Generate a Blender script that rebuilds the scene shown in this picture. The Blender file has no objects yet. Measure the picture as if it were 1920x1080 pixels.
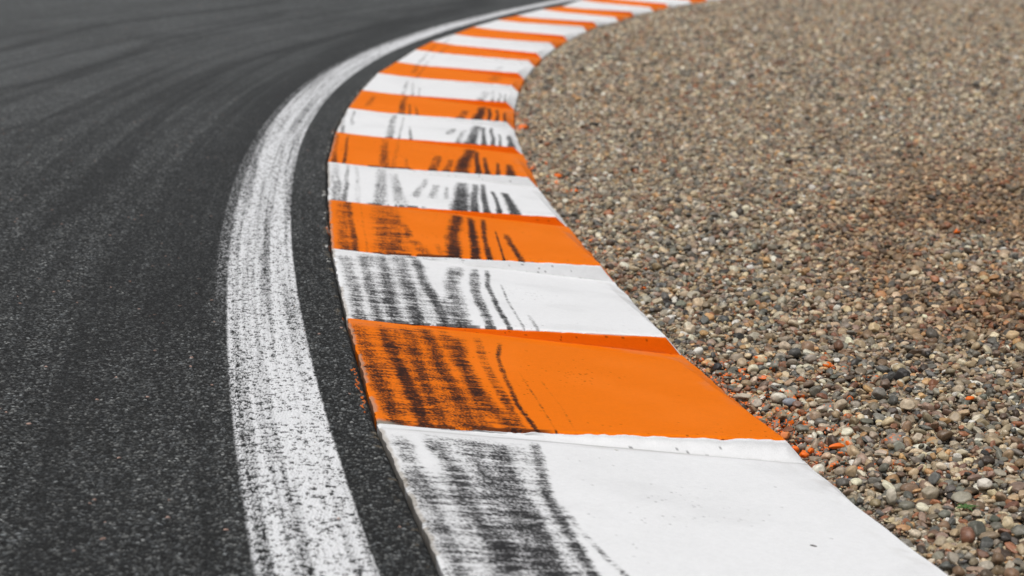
import bpy, math, random
import numpy as np

# ------------------------------------------------------------------ camera, sky, sun, exposure
sc = bpy.context.scene
COL = sc.collection
cam_d = bpy.data.cameras.new('camera')
cam = bpy.data.objects.new('camera', cam_d); COL.objects.link(cam); sc.camera = cam
PITCH = 0.18650
cam.location = (0, 0, 1.0)
cam.rotation_euler = (math.pi / 2 - PITCH, 0, 0)
cam_d.sensor_width = 36; cam_d.lens = 70
cam_d.clip_start = 0.05; cam_d.clip_end = 2000
cam_d.dof.use_dof = True
cam_d.dof.focus_distance = 4.45
cam_d.dof.aperture_fstop = 4.9
cam_d.dof.aperture_blades = 9

SUN_EL, SUN_AZ = math.radians(66), math.radians(-150)      # azimuth measured from +Y towards +X
w = bpy.data.worlds.new('World'); sc.world = w; w.use_nodes = True
wn = w.node_tree; bg = wn.nodes['Background']
sky = wn.nodes.new('ShaderNodeTexSky'); sky.sky_type = 'NISHITA'; sky.sun_disc = False
sky.sun_elevation = SUN_EL; sky.sun_rotation = SUN_AZ
sky.air_density = 1.5; sky.dust_density = 6.0; sky.ozone_density = 1.0
hs = wn.nodes.new('ShaderNodeHueSaturation'); hs.inputs['Saturation'].default_value = 0.3
wn.links.new(sky.outputs[0], hs.inputs['Color']); wn.links.new(hs.outputs[0], bg.inputs[0])
bg.inputs[1].default_value = 0.12
sun_d = bpy.data.lights.new('sun', 'SUN'); sun = bpy.data.objects.new('sun', sun_d); COL.objects.link(sun)
sun_d.energy = 2.3; sun_d.angle = math.radians(17); sun_d.color = (1.0, 0.975, 0.94)
from mathutils import Vector
sdir = Vector((math.cos(SUN_EL) * math.sin(SUN_AZ), math.cos(SUN_EL) * math.cos(SUN_AZ), math.sin(SUN_EL)))
sun.rotation_euler = sdir.to_track_quat('Z', 'Y').to_euler()
sc.view_settings.view_transform = 'Standard'; sc.view_settings.look = 'None'
sc.view_settings.exposure = -0.42; sc.view_settings.gamma = 1

# ------------------------------------------------------------------ measured track geometry (metres)
KL = np.array([[0.106, 1.746], [-0.08, 2.789], [-0.267, 3.833], [-0.412, 4.875], [-0.543, 5.924], [-0.648, 6.965], [-0.748, 8.047], [-0.812, 9.162], [-0.851, 10.304], [-0.858, 11.371], [-0.85, 12.594], [-0.786, 13.548], [-0.717, 14.77], [-0.632, 15.725], [-0.488, 16.661], [-0.345, 17.756], [-0.141, 18.908], [0.042, 19.694], [0.307, 21.001], [0.535, 21.66], [0.788, 23.241], [1.044, 24.16], [1.402, 25.157], [1.669, 25.847], [2.026, 26.867], [2.417, 27.873], [2.844, 28.865], [3.306, 29.842], [3.801, 30.801]])
KR = np.array([[0.958, 1.898], [0.771, 2.941], [0.601, 3.966], [0.433, 4.964], [0.313, 5.984], [0.199, 7.073], [0.107, 8.115], [0.05, 9.248], [0.011, 10.336], [0.012, 11.418], [0.04, 12.555], [0.083, 13.532], [0.165, 14.672], [0.231, 15.485], [0.361, 16.719], [0.495, 17.704], [0.714, 19.154], [0.85, 19.971], [1.109, 20.859], [1.342, 22.057], [1.62, 23.017], [1.874, 23.929], [2.229, 24.914], [2.492, 25.591], [2.839, 26.582], [3.221, 27.56], [3.636, 28.524], [4.085, 29.473], [4.567, 30.406]])
DROP = 0.114                       # outer foot of the kerb lies this far below the track
STEP = {0: .042, 1: .045, 2: .05, 3: .034, 4: .042, 5: .034}
LINE = [5.78529e-08, -4.69669e-06, 0.000139963, -0.00185858, 0.022171, -0.27946, 0.462538]
LINE_W = 0.192
ORANGE = np.array([0.80, 0.172, 0.002]); WHITE = np.array([0.765, 0.772, 0.785]); RUBBER = np.array([0.0075, 0.007, 0.008])
STROKES = [(-1, [(0.351, 0.036), (0.32, 0.222), (0.291, 0.429), (0.286, 0.585), (0.28, 0.717), (0.276, 0.846)], 0.0287, 0.85), (-1, [(0.26, 0.061), (0.228, 0.313), (0.223, 0.466), (0.215, 0.666), (0.197, 0.852)], 0.0568, 0.8), (-1, [(0.21, 0.051), (0.19, 0.226), (0.193, 0.523), (0.173, 0.751)], 0.0365, 0.6), (-1, [(0.105, 0.041), (0.121, 0.334), (0.114, 0.522), (0.126, 0.721), (0.114, 0.857)], 0.0405, 0.75), (-1, [(0.036, 0.061), (0.034, 0.355), (0.034, 0.6), (0.036, 0.801), (0.031, 0.871)], 0.0434, 0.6), (-1, [(0.191, 0.029), (0.167, 0.195), (0.155, 0.436), (0.154, 0.602)], 0.1422, 0.55), (-1, [(0.064, 0.29), (0.076, 0.542), (0.086, 0.761), (0.101, 0.859)], 0.1736, 0.46), (-1, [(0.31, 0.458), (0.311, 0.626), (0.325, 0.77), (0.335, 0.842)], 0.0163, 0.35), (-1, [(0.304, 0.046), (0.275, 0.314), (0.264, 0.513), (0.247, 0.718)], 0.0671, 0.42), (0, [(0.029, 0.044), (0.028, 0.507), (0.043, 0.888), (0.044, 0.967)], 0.0423, 0.62), (0, [(0.095, 0.033), (0.098, 0.392), (0.105, 0.604), (0.108, 0.868), (0.111, 0.951)], 0.0351, 0.95), (0, [(0.168, 0.027), (0.155, 0.464), (0.155, 0.826), (0.152, 0.946)], 0.0281, 0.6), (0, [(0.222, 0.003), (0.216, 0.447), (0.222, 0.66), (0.216, 0.925)], 0.0402, 0.85), (0, [(0.278, 0.023), (0.271, 0.29), (0.268, 0.6), (0.252, 0.921)], 0.0355, 0.55), (0, [(0.319, 0.082), (0.286, 0.331), (0.279, 0.648), (0.293, 0.84), (0.312, 0.939)], 0.0432, 0.72), (0, [(0.37, 0.067), (0.348, 0.31), (0.339, 0.588), (0.333, 0.892), (0.337, 0.94)], 0.0275, 0.6), (0, [(0.432, 0.105), (0.393, 0.295), (0.374, 0.537), (0.362, 0.791), (0.369, 0.936)], 0.0139, 0.9), (0, [(0.426, 0.429), (0.419, 0.742), (0.41, 0.926)], 0.0053, 0.34), (0, [(0.469, 0.49), (0.469, 0.772), (0.456, 0.929)], 0.0053, 0.26), (0, [(0.137, 0.021), (0.133, 0.47), (0.149, 0.892)], 0.2307, 0.42), (0, [(0.021, 0.924), (0.191, 0.954)], 0.0248, 0.1), (1, [(0.035, 0.071), (0.038, 0.577), (0.038, 0.964)], 0.0437, 0.6), (1, [(0.099, 0.052), (0.096, 0.547), (0.095, 0.964)], 0.0288, 0.6), (1, [(0.17, 0.011), (0.157, 0.523), (0.147, 0.949)], 0.0428, 0.62), (1, [(0.235, -0.028), (0.218, 0.5), (0.207, 0.95)], 0.043, 0.7), (1, [(0.291, -0.024), (0.285, 0.408), (0.297, 0.93)], 0.035, 0.85), (1, [(0.326, 0.617), (0.328, 0.936)], 0.0256, 0.35), (1, [(0.434, 0.063), (0.382, 0.366), (0.34, 0.934)], 0.053, 0.72), (1, [(0.493, 0.057), (0.443, 0.475), (0.423, 0.914)], 0.0313, 0.72), (1, [(0.535, 0.061), (0.502, 0.345), (0.484, 0.696), (0.484, 0.914)], 0.0185, 0.85), (1, [(0.549, 0.304), (0.532, 0.582), (0.524, 0.918)], 0.0086, 0.42), (1, [(0.569, 0.786), (0.565, 0.938)], 0.0129, 0.4), (1, [(0.182, 0.004), (0.17, 0.518), (0.176, 0.943)], 0.2569, 0.38), (2, [(0.057, 0.013), (0.049, 0.943)], 0.0562, 0.5), (2, [(0.08, -0.027), (0.082, 0.542), (0.085, 0.941)], 0.0241, 0.6), (2, [(0.129, -0.06), (0.124, 0.95)], 0.0094, 0.2), (2, [(0.235, -0.041), (0.213, 0.945)], 0.1173, 0.55), (2, [(0.289, 0.363), (0.289, 0.645)], 0.0359, 0.5), (2, [(0.305, 0.692), (0.332, 0.931)], 0.0456, 0.45), (2, [(0.39, 0.747), (0.388, 0.914)], 0.0229, 0.25), (2, [(0.529, 0.025), (0.471, 0.51), (0.43, 0.963)], 0.0553, 0.95), (2, [(0.588, 0.054), (0.549, 0.472), (0.508, 0.94)], 0.033, 0.95), (2, [(0.636, 0.049), (0.59, 0.514), (0.556, 0.926)], 0.0226, 0.95), (2, [(0.65, 0.343), (0.605, 0.932)], 0.0086, 0.9), (2, [(0.689, 0.399), (0.675, 0.657), (0.669, 0.912)], 0.0261, 0.75), (3, [(0.035, 0.021), (0.035, 0.965)], 0.0439, 0.4), (3, [(0.093, -0.025), (0.081, 0.541), (0.069, 0.944)], 0.0186, 0.6), (3, [(0.134, -0.024), (0.125, 0.911)], 0.0223, 0.25), (3, [(0.254, 0.012), (0.213, 0.888)], 0.0493, 0.5), (3, [(0.306, 0.087), (0.3, 0.903)], 0.0493, 0.42), (3, [(0.455, 0.156), (0.375, 0.76)], 0.0298, 0.5), (3, [(0.493, 0.294), (0.449, 0.751)], 0.0322, 0.42), (3, [(0.54, 0.327), (0.507, 0.751)], 0.0207, 0.4), (3, [(0.626, 0.142), (0.541, 0.962)], 0.0583, 1.0), (3, [(0.683, 0.149), (0.609, 0.961)], 0.0315, 1.0), (3, [(0.723, 0.116), (0.658, 0.968)], 0.0247, 1.0), (3, [(0.751, 0.345), (0.713, 0.958)], 0.018, 0.95), (3, [(0.803, 0.359), (0.775, 0.945)], 0.0385, 0.9), (4, [(0.012, 0.03), (0.031, 0.896)], 0.0227, 0.55), (4, [(0.062, 0.007), (0.076, 0.862)], 0.0152, 0.65), (4, [(0.261, 0.02), (0.262, 0.997)], 0.0404, 0.55), (4, [(0.329, 0.023), (0.31, 0.943)], 0.0229, 0.3), (4, [(0.37, 0.611), (0.371, 0.95)], 0.0153, 0.4), (4, [(0.541, 0.46), (0.498, 0.961)], 0.0382, 0.6), (4, [(0.595, 0.565), (0.558, 0.933)], 0.0307, 0.5), (4, [(0.719, 0.042), (0.633, 0.989)], 0.061, 0.95), (4, [(0.752, 0.13), (0.712, 0.989)], 0.0255, 0.95), (4, [(0.778, 0.341), (0.755, 0.987)], 0.0229, 0.95), (4, [(0.828, 0.528), (0.808, 1.0)], 0.0178, 0.85), (4, [(0.878, 0.558), (0.871, 1.008)], 0.0357, 0.85), (5, [(-0.005, 0.079), (0.032, 0.933)], 0.0198, 0.5), (5, [(0.042, 0.058), (0.063, 0.678)], 0.0175, 0.45), (5, [(0.285, 0.015), (0.282, 0.955)], 0.0371, 0.55), (5, [(0.334, 0.069), (0.337, 0.967)], 0.0143, 0.4), (5, [(0.381, 0.48), (0.4, 0.974)], 0.0143, 0.5), (5, [(0.64, 0.325), (0.593, 0.707)], 0.0384, 0.5), (5, [(0.699, 0.35), (0.651, 0.814)], 0.0292, 0.4), (5, [(0.78, 0.055), (0.716, 0.918)], 0.052, 0.85), (5, [(0.814, 0.107), (0.789, 0.919)], 0.0232, 0.9), (5, [(0.862, 0.08), (0.836, 0.912)], 0.0203, 0.9), (5, [(0.896, 0.382), (0.878, 0.935)], 0.0145, 0.8), (5, [(0.95, 0.417), (0.94, 0.917)], 0.0348, 0.9), (6, [(0.099, 0.202), (0.104, 0.78)], 0.0388, 0.3), (6, [(0.291, -0.087), (0.317, 0.962)], 0.0384, 0.6), (6, [(0.34, 0.458), (0.373, 0.981)], 0.016, 0.6), (6, [(0.384, 0.543), (0.416, 1.009)], 0.016, 0.5), (6, [(0.7, 0.493), (0.679, 1.003)], 0.0448, 0.5), (6, [(0.805, 0.084), (0.774, 1.097)], 0.054, 0.85), (6, [(0.844, 0.154), (0.847, 1.074)], 0.0223, 0.85), (6, [(0.893, 0.211), (0.898, 1.069)], 0.0191, 0.85), (6, [(0.939, 0.36), (0.946, 1.066)], 0.0189, 0.85), (7, [(0.223, 0.15), (0.276, 1.014)], 0.0243, 0.45), (7, [(0.274, 0.232), (0.334, 1.039)], 0.0174, 0.4), (7, [(0.34, 0.546), (0.383, 1.039)], 0.0139, 0.4), (7, [(0.794, 0.294), (0.777, 1.034)], 0.0523, 0.45), (7, [(0.834, 0.187), (0.855, 1.051)], 0.0209, 0.5), (7, [(0.881, 0.258), (0.9, 1.054)], 0.0174, 0.5), (7, [(0.919, 0.396), (0.942, 1.06)], 0.0167, 0.6), (8, [(0.159, -0.109), (0.217, 0.711)], 0.031, 0.5), (8, [(0.217, -0.158), (0.286, 0.873)], 0.0229, 0.4), (8, [(0.798, -0.041), (0.806, 0.742)], 0.1003, 0.3), (9, [(0.122, 0.105), (0.175, 0.843)], 0.0252, 0.4), (9, [(0.18, 0.07), (0.228, 0.836)], 0.021, 0.3), (9, [(0.317, -0.042), (0.361, 0.654)], 0.034, 0.12), (9, [(0.771, 0.481), (0.782, 1.024)], 0.0579, 0.2), (10, [(0.067, 0.028), (0.121, 0.964)], 0.0269, 0.45), (10, [(0.169, -0.055), (0.216, 0.974)], 0.0268, 0.4), (11, [(0.019, 0.041), (0.117, 0.928)], 0.0195, 0.35)]
TRACK_STREAKS = [([(-0.64, 2.92), (-0.78, 3.99), (-0.95, 5.3)], 0.139, 0.5), ([(-0.74, 2.92), (-0.92, 3.99), (-1.07, 5.15), (-1.19, 6.66)], 0.069, 0.3), ([(-1.48, 6.54), (-1.64, 8.14), (-1.79, 10.14), (-1.88, 13.17), (-1.71, 14.71), (-1.23, 17.84)], 0.049, 0.7), ([(-1.49, 6.91), (-1.58, 7.96), (-1.64, 10.0), (-1.68, 12.31), (-1.61, 14.71), (-1.02, 19.2)], 0.04, 0.6), ([(-0.87, 5.15), (-1.1, 6.66), (-1.24, 8.61), (-1.28, 10.14), (-1.29, 11.73), (-1.24, 15.01), (-1.02, 18.27), (-0.35, 22.23)], 0.113, 0.9), ([(-1.13, 5.63), (-1.19, 6.66), (-1.22, 7.71), (-1.25, 9.14)], 0.041, 0.5), ([(-3.77, 14.71), (-3.77, 15.82), (-3.69, 18.27), (-2.71, 22.23)], 0.069, 0.7), ([(-2.94, 11.44), (-2.75, 12.31), (-2.73, 13.9), (-2.8, 15.96), (-2.35, 19.2)], 0.06, 0.7), ([(-2.36, 9.14), (-2.31, 9.74), (-2.26, 10.28), (-2.28, 12.94)], 0.022, 0.6), ([(-1.92, 7.4), (-1.97, 8.32), (-1.99, 9.74)], 0.045, 0.3), ([(-0.47, 2.92), (-0.59, 3.82), (-0.73, 4.74)], 0.031, 0.45), ([(-1.13, 4.28), (-1.26, 5.15), (-1.39, 6.43)], 0.041, 0.25)]
rng = np.random.default_rng(7); random.seed(7)

# ------------------------------------------------------------------ numpy noise
def hsh(ix, iy, seed=0):
    h = (ix.astype(np.int64) * 374761393 + iy.astype(np.int64) * 668265263 + seed * 974634777) & 0xFFFFFFFF
    h = ((h ^ (h >> 13)) * 1274126177) & 0xFFFFFFFF
    h = ((h ^ (h >> 16)) * 2246822519) & 0xFFFFFFFF
    h = h ^ (h >> 15)
    return (h & 0xFFFFFF) / float(0x1000000)

def vnoise(x, y, seed=0):
    ix = np.floor(x); iy = np.floor(y); fx = x - ix; fy = y - iy
    fx = fx * fx * (3 - 2 * fx); fy = fy * fy * (3 - 2 * fy)
    a = hsh(ix, iy, seed); b = hsh(ix + 1, iy, seed); c = hsh(ix, iy + 1, seed); d = hsh(ix + 1, iy + 1, seed)
    return (a * (1 - fx) + b * fx) * (1 - fy) + (c * (1 - fx) + d * fx) * fy

def fbm(x, y, seed=0, octv=4):
    s = 0; a = .5; t = 0
    for o in range(octv):
        s = s + a * vnoise(x * 2 ** o + 13.7 * o, y * 2 ** o - 7.1 * o, seed + o); t += a; a *= .5
    return s / t

def voronoi(x, y, seed=0):
    ix = np.floor(x); iy = np.floor(y)
    f1 = np.full(x.shape, 9.0); f2 = np.full(x.shape, 9.0); cid = np.zeros(x.shape)
    for dx in (-1, 0, 1):
        for dy in (-1, 0, 1):
            cx = ix + dx; cy = iy + dy
            px = cx + .1 + .8 * hsh(cx, cy, seed); py = cy + .1 + .8 * hsh(cx, cy, seed + 5)
            d = np.sqrt((px - x) ** 2 + (py - y) ** 2); r = hsh(cx, cy, seed + 9)
            near = d < f1
            f2 = np.where(near, f1, np.minimum(f2, d)); cid = np.where(near, r, cid); f1 = np.where(near, d, f1)
    return f1, f2, cid

def sstep(a, b, x):
    t = np.clip((x - a) / (b - a), 0, 1); return t * t * (3 - 2 * t)

# ------------------------------------------------------------------ mesh and material helpers
def grid_mesh(name, P, col=None, rgh=None, flip=False):
    """P: rows x cols x 3; one quad sheet, optional per-vertex albedo and roughness."""
    nr, nc = P.shape[:2]
    idx = np.arange(nr * nc).reshape(nr, nc)
    q = np.stack([idx[:-1, :-1], idx[:-1, 1:], idx[1:, 1:], idx[1:, :-1]], -1).reshape(-1, 4)
    if flip: q = q[:, ::-1]
    return raw_mesh(name, P.reshape(-1, 3), q, None if col is None else col.reshape(-1, 3), None if rgh is None else rgh.reshape(-1))

def raw_mesh(name, V, Q, col=None, rgh=None, smooth=True):
    me = bpy.data.meshes.new(name)
    n = Q.shape[1]
    me.vertices.add(len(V)); me.vertices.foreach_set('co', np.ascontiguousarray(V, dtype=np.float32).ravel())
    me.loops.add(Q.size); me.loops.foreach_set('vertex_index', np.ascontiguousarray(Q, dtype=np.int32).ravel())
    me.polygons.add(len(Q)); me.polygons.foreach_set('loop_start', np.arange(0, Q.size, n, dtype=np.int32))
    me.update(calc_edges=True)
    me.polygons.foreach_set('use_smooth', np.full(len(Q), smooth, dtype=bool))
    if col is not None:
        a = me.attributes.new('albedo', 'FLOAT_COLOR', 'POINT')
        c4 = np.ones((len(V), 4), np.float32); c4[:, :3] = col; a.data.foreach_set('color', c4.ravel())
    if rgh is not None:
        a = me.attributes.new('rough', 'FLOAT', 'POINT'); a.data.foreach_set('value', np.ascontiguousarray(rgh, dtype=np.float32))
    me.update()
    return me

def add(name, me, mat, label=None, cat=None, group=None, kind=None, loc=None, rot=None, parent=None):
    o = bpy.data.objects.new(name, me); COL.objects.link(o)
    if me is not None and mat is not None and not me.materials: me.materials.append(mat)
    if label: o['label'] = label
    if cat: o['category'] = cat
    if group: o['group'] = group
    if kind: o['kind'] = kind
    if loc is not None: o.location = loc
    if rot is not None: o.rotation_euler = rot
    if parent is not None: o.parent = parent
    return o

def new_mat(name):
    m = bpy.data.materials.new(name); m.use_nodes = True
    nt = m.node_tree; b = nt.nodes['Principled BSDF']
    return m, nt, b

def N(nt, t, **kw):
    n = nt.nodes.new(t)
    for k, v in kw.items():
        if hasattr(n, k) and k not in ('Scale',): setattr(n, k, v)
        else: n.inputs[k].default_value = v
    return n

def surface_mat(name, bump_scale, bump_dist, spec=0.35, fleck=0.0):
    m, nt, b = new_mat(name)
    a = N(nt, 'ShaderNodeAttribute', attribute_name='albedo'); r = N(nt, 'ShaderNodeAttribute', attribute_name='rough')
    tc = N(nt, 'ShaderNodeTexCoord')
    n1 = N(nt, 'ShaderNodeTexNoise', Scale=bump_scale, Detail=4.0)
    nt.links.new(tc.outputs['Object'], n1.inputs['Vector'])
    bp = N(nt, 'ShaderNodeBump', Strength=0.7, Distance=bump_dist)
    nt.links.new(n1.outputs['Fac'], bp.inputs['Height']); nt.links.new(bp.outputs[0], b.inputs['Normal'])
    if fleck:
        n2 = N(nt, 'ShaderNodeTexNoise', Scale=bump_scale * 1.7, Detail=3.0)
        nt.links.new(tc.outputs['Object'], n2.inputs['Vector'])
        mr = N(nt, 'ShaderNodeMapRange'); mr.inputs['From Min'].default_value = .3; mr.inputs['From Max'].default_value = .7
        mr.inputs['To Min'].default_value = 1 - fleck; mr.inputs['To Max'].default_value = 1 + fleck
        nt.links.new(n2.outputs['Fac'], mr.inputs['Value'])
        mx = N(nt, 'ShaderNodeVectorMath', operation='SCALE'); nt.links.new(a.outputs['Color'], mx.inputs[0]); nt.links.new(mr.outputs[0], mx.inputs['Scale'])
        nt.links.new(mx.outputs[0], b.inputs['Base Color'])
    else: nt.links.new(a.outputs['Color'], b.inputs['Base Color'])
    nt.links.new(r.outputs['Fac'], b.inputs['Roughness'])
    b.inputs['Specular IOR Level'].default_value = spec
    return m

# ------------------------------------------------------------------ track (asphalt) and white edge line
def kerb_x(z): return np.interp(z, KL[:, 1], KL[:, 0])
def line_pt(z): return np.polyval(LINE, z)
def line_sl(z): return np.polyval(np.polyder(LINE), z)

Zr = [1.76]
while Zr[-1] < 30: Zr.append(Zr[-1] + max(0.0028 if Zr[-1] > 2.7 else .012, Zr[-1] ** 2 / 1991 * .36))
Zr = np.array(Zr)
X0 = line_pt(Zr); SL = line_sl(Zr); ln = np.sqrt(1 + SL ** 2)
nx, nz = -1 / ln, SL / ln                      # unit normal pointing away from the kerb (left)
S = np.concatenate([[0], np.cumsum(np.hypot(np.diff(X0), np.diff(Zr)))])
g = np.full(len(Zr), .12)
for _ in range(8):
    zz = Zr - g * nz; g = g + 0.8 * ((kerb_x(zz) - 0.003) - (X0 - g * nx)) / (-nx)
g = np.clip(g, .03, .5)
T_out = 0.55 + 0.30 * Zr + np.clip((Zr - 8), 0, 99) * .12

def asphalt_fields(X, Z, T, Sx):
    """height, albedo, roughness of bare asphalt at world X,Z with lateral T and arc S."""
    wx = X + .004 * (vnoise(X * 90, Z * 90, 3) - .5); wz = Z + .004 * (vnoise(X * 90, Z * 90, 4) - .5)
    f1, f2, cid = voronoi(wx / .0070, wz / .0078, 11)
    f1b, f2b, cidb = voronoi(wx / .0036, wz / .0040, 31)
    dome = sstep(0.02, .38, f2 - f1)
    h = dome * (.0005 + .0026 * cid) + sstep(0, .3, f2b - f1b) * .0006 * cidb
    h = h + .004 * (fbm(X * 1.3, Z * 1.3, 21) - .5)
    fine = fbm(X * 260, Z * 260, 8, 2)
    c2 = (cid * 7.31) % 1; c3 = (cid * 17.77) % 1
    base = .015 + .040 * c2 ** 2 + .045 * (cidb > .80)
    base = np.where(c3 > .72, .05 + .11 * c2, base)
    base = np.where(c3 > .97, .14 + .14 * c2, base)
    base = np.where(c3 < .25, .010, base)
    alb = (.004 * (1 - dome) + base * dome) * (.4 + 1.2 * fine)
    fz = sstep(5, 13, Z) * .85
    alb = alb * (1 - fz) + .036 * fz                       # stones merge into one tone where they are smaller than the mesh
    big = fbm(X * 2.1, Z * .8, 40)
    alb = alb * (.72 + .56 * big) * (.80 + .40 * fbm(X * 14, Z * 9, 44, 3))
    tint = np.stack([.95 + .06 * c2, .99 + 0 * c2, 1.06 - .08 * c2], -1)
    red = (c3 > .98) & (c2 > .95)
    tint = np.where(red[..., None], np.array([1.5, .95, .8]), tint)
    # tyre rubber: long fine streaks along the lap direction plus the measured marks
    st = fbm(T * 34 + Sx * .12, Sx * .22, 50, 3) * .6 + fbm(T * 9 + Sx * .05, Sx * .12, 60, 2) * .4
    rub = sstep(.49, .68, st) * .55 * sstep(7, 1.5, T)
    for pts, wd, I in TRACK_STREAKS:
        pts = np.array(pts); xc = np.interp(Z, pts[:, 1], pts[:, 0])
        q = (X - xc) / (wd * (.6 + .05 * Z))
        e = sstep(pts[0, 1] - .8 - .0 * Z, pts[0, 1] + .3, Z) * sstep(pts[-1, 1] + 2.5, pts[-1, 1] - .5, Z)
        if pts[0, 1] < 3: e = sstep(pts[-1, 1] + 2.5, pts[-1, 1] - .5, Z)
        rub = rub + np.exp(-q * q) * I * 1.0 * e * (.35 + 1.1 * fbm(T * 60, Sx * .5, 71, 2))
    rub = np.clip(rub, 0, .78)
    alb = alb * (.84 + .32 * fbm(T * 30 + 5 + Sx * .06, Sx * .12, 81, 4))
    alb = alb * (1 - .80 * rub) + .004 * rub
    alb = alb * (1 - .22 * (T < 0))
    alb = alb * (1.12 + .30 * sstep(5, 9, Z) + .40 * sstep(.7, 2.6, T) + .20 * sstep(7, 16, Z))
    col = alb[..., None] * tint * np.array([.965, 1.012, 1.0])
    rough = .92 - .14 * rub - .08 * dome
    return h, col, rough

def band(ta, tb, n, warp=1.0):
    """grid of world points between lateral offsets ta..tb (arrays over rows)."""
    u = np.linspace(0, 1, n) ** warp
    T = ta[:, None] + (tb - ta)[:, None] * u[None, :]
    X = X0[:, None] + nx[:, None] * T; Z = Zr[:, None] + nz[:, None] * T
    Sx = S[:, None] + 0 * T
    return X, Z, T, Sx

asphalt_mat = surface_mat('asphalt', 500, .0012, .36, .2)
O = np.zeros(len(Zr))
def edge_wobble(Sx): return .0025 * (fbm(Sx * 30, Sx * 0, 90, 3) - .5)

# outer asphalt, beyond the line
PAINT_L = LINE_W + .035
X, Z, T, Sx = band(O + PAINT_L, T_out, 620, 1.15)
h, c, r = asphalt_fields(X, Z, T, Sx)
add('track', grid_mesh('track', np.stack([X, Z, h], -1), c, r, flip=False), asphalt_mat,
    'dark grey asphalt of the race track streaked with tyre rubber', 'track', kind='structure')
# asphalt between line and kerb
X, Z, T, Sx = band(-g, O, 80)
h, c, r = asphalt_fields(X, Z, T, Sx)
gl = (T + g[:, None])                                   # distance from the kerb joint
fbn = fbm(X * 60, Z * 60, 95)
jt = sstep(.016, .002, gl + .012 * (fbn - .5))
h = h - .011 * sstep(.008, 0, gl) - .003 * jt
c = c * (1 - .6 * jt)[..., None]
dirt = sstep(.62, .75, fbm(X * 45, Z * 45, 96)) * sstep(.03, .008, gl)
c = c * (1 - dirt[..., None] * .6) + np.array([.16, .13, .09]) * dirt[..., None] * .6
# orange paint runs on the stones beside the kerb
f1, f2, cid = voronoi(X / .010, Z / .022, 77)
spl = np.zeros_like(X)
_, _, cidb_ = voronoi(X / .004, Z / .010, 79)
for za, zb, dens, ga, gb in ((3.92, 4.33, .6, .006, .022), (4.86, 4.90, .5, 0, .015), (5.95, 6.03, .3, 0, .01), (6.25, 6.38, .6, .001, .012), (9.2, 9.3, .5, 0, .02)):
    cen = (ga + gb) / 2 + (gb - ga) * .35 * (vnoise(Z * 55, Z * 0, 66) - .5) * 2
    cen = cen + .003 * (vnoise(Z * 210, X * 0, 69) - .5)
    m = (Z > za) & (Z < zb) & (cidb_ > .35) & (np.abs(gl - cen) < .0008 + .0052 * (vnoise(Z * 75 + 9, X * 90, 67) - .25)) & (vnoise(Z * 60, Z * 0 + za, 68) > .62 - dens * .6)
    spl = np.maximum(spl, m * 1.0)
c = np.where(spl[..., None] > 0, ORANGE * .62 + .01, c); h = h + spl * .0015
wh = (gl < .02) & (cid > .93) & (f2 - f1 > .2) & (Z > 5.5); c = np.where(wh[..., None], np.array([.5, .5, .48]), c)
add('track_margin', grid_mesh('track_margin', np.stack([X, Z, h], -1), c, r), asphalt_mat,
    'narrow dark asphalt margin between white line and kerb', 'asphalt margin', kind='structure')
# white line painted on the same coarse stones
X, Z, T, Sx = band(O, O + PAINT_L, 150)
h, c, r = asphalt_fields(X, Z, T, Sx)
tt = T + edge_wobble(Sx)
fine = fbm(X * 330, Z * 200, 14, 3)
wear = .55 * (fbm(tt * 36, Sx * .5, 120, 3) - .5) + .50 * (fbm(tt * 110, Sx * .9, 121, 2) - .5) + .45 * (fbm(tt * 12, Sx * .3, 130, 2) - .5)
lowh = sstep(.0022, .0003, h - .004 * (fbm(X * 1.3, Z * 1.3, 21) - .5))
edge = sstep(LINE_W + .001, LINE_W - .008, tt + .006 * (fine - .5)) * sstep(.0, .005, tt)
leftwear = sstep(LINE_W - .05, LINE_W, tt)
f1c, f2c, cidc = voronoi(X / .0095, Z / .0090, 211)
pit = sstep(.56, .78, cidc + .35 * (fine - .5)) * sstep(.0, .12, f2c - f1c)
cover = 1.16 + .26 * sstep(7, 13, Z) - .62 * lowh - .20 * leftwear + wear * 1.1 - .42 * (fine - .5) - .62 * pit * (1 - .35 * sstep(7, 12, Z))
ghost = sstep(LINE_W + .034, LINE_W + .026, tt) * sstep(LINE_W - .01, LINE_W, tt) * (fbm(X * 200, Z * 120, 140, 2) > .60) * sstep(4.6, 6, Z) * .5
pm = np.clip(sstep(.42, .72, cover) * edge + ghost, 0, 1)
grime = .70 + .28 * sstep(-.25, .20, wear)
paint = np.array([.70, .71, .73]) * (grime * (.90 + .2 * fine))[..., None]
c = c * (1 - pm)[..., None] + paint * pm[..., None]
h = h + .0006 * pm; r = r * (1 - pm) + .6 * pm
add('edge_line', grid_mesh('edge_line', np.stack([X, Z, h], -1), c, r), asphalt_mat,
    'worn white painted edge line curving along the track', 'edge line', kind='structure')
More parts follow.
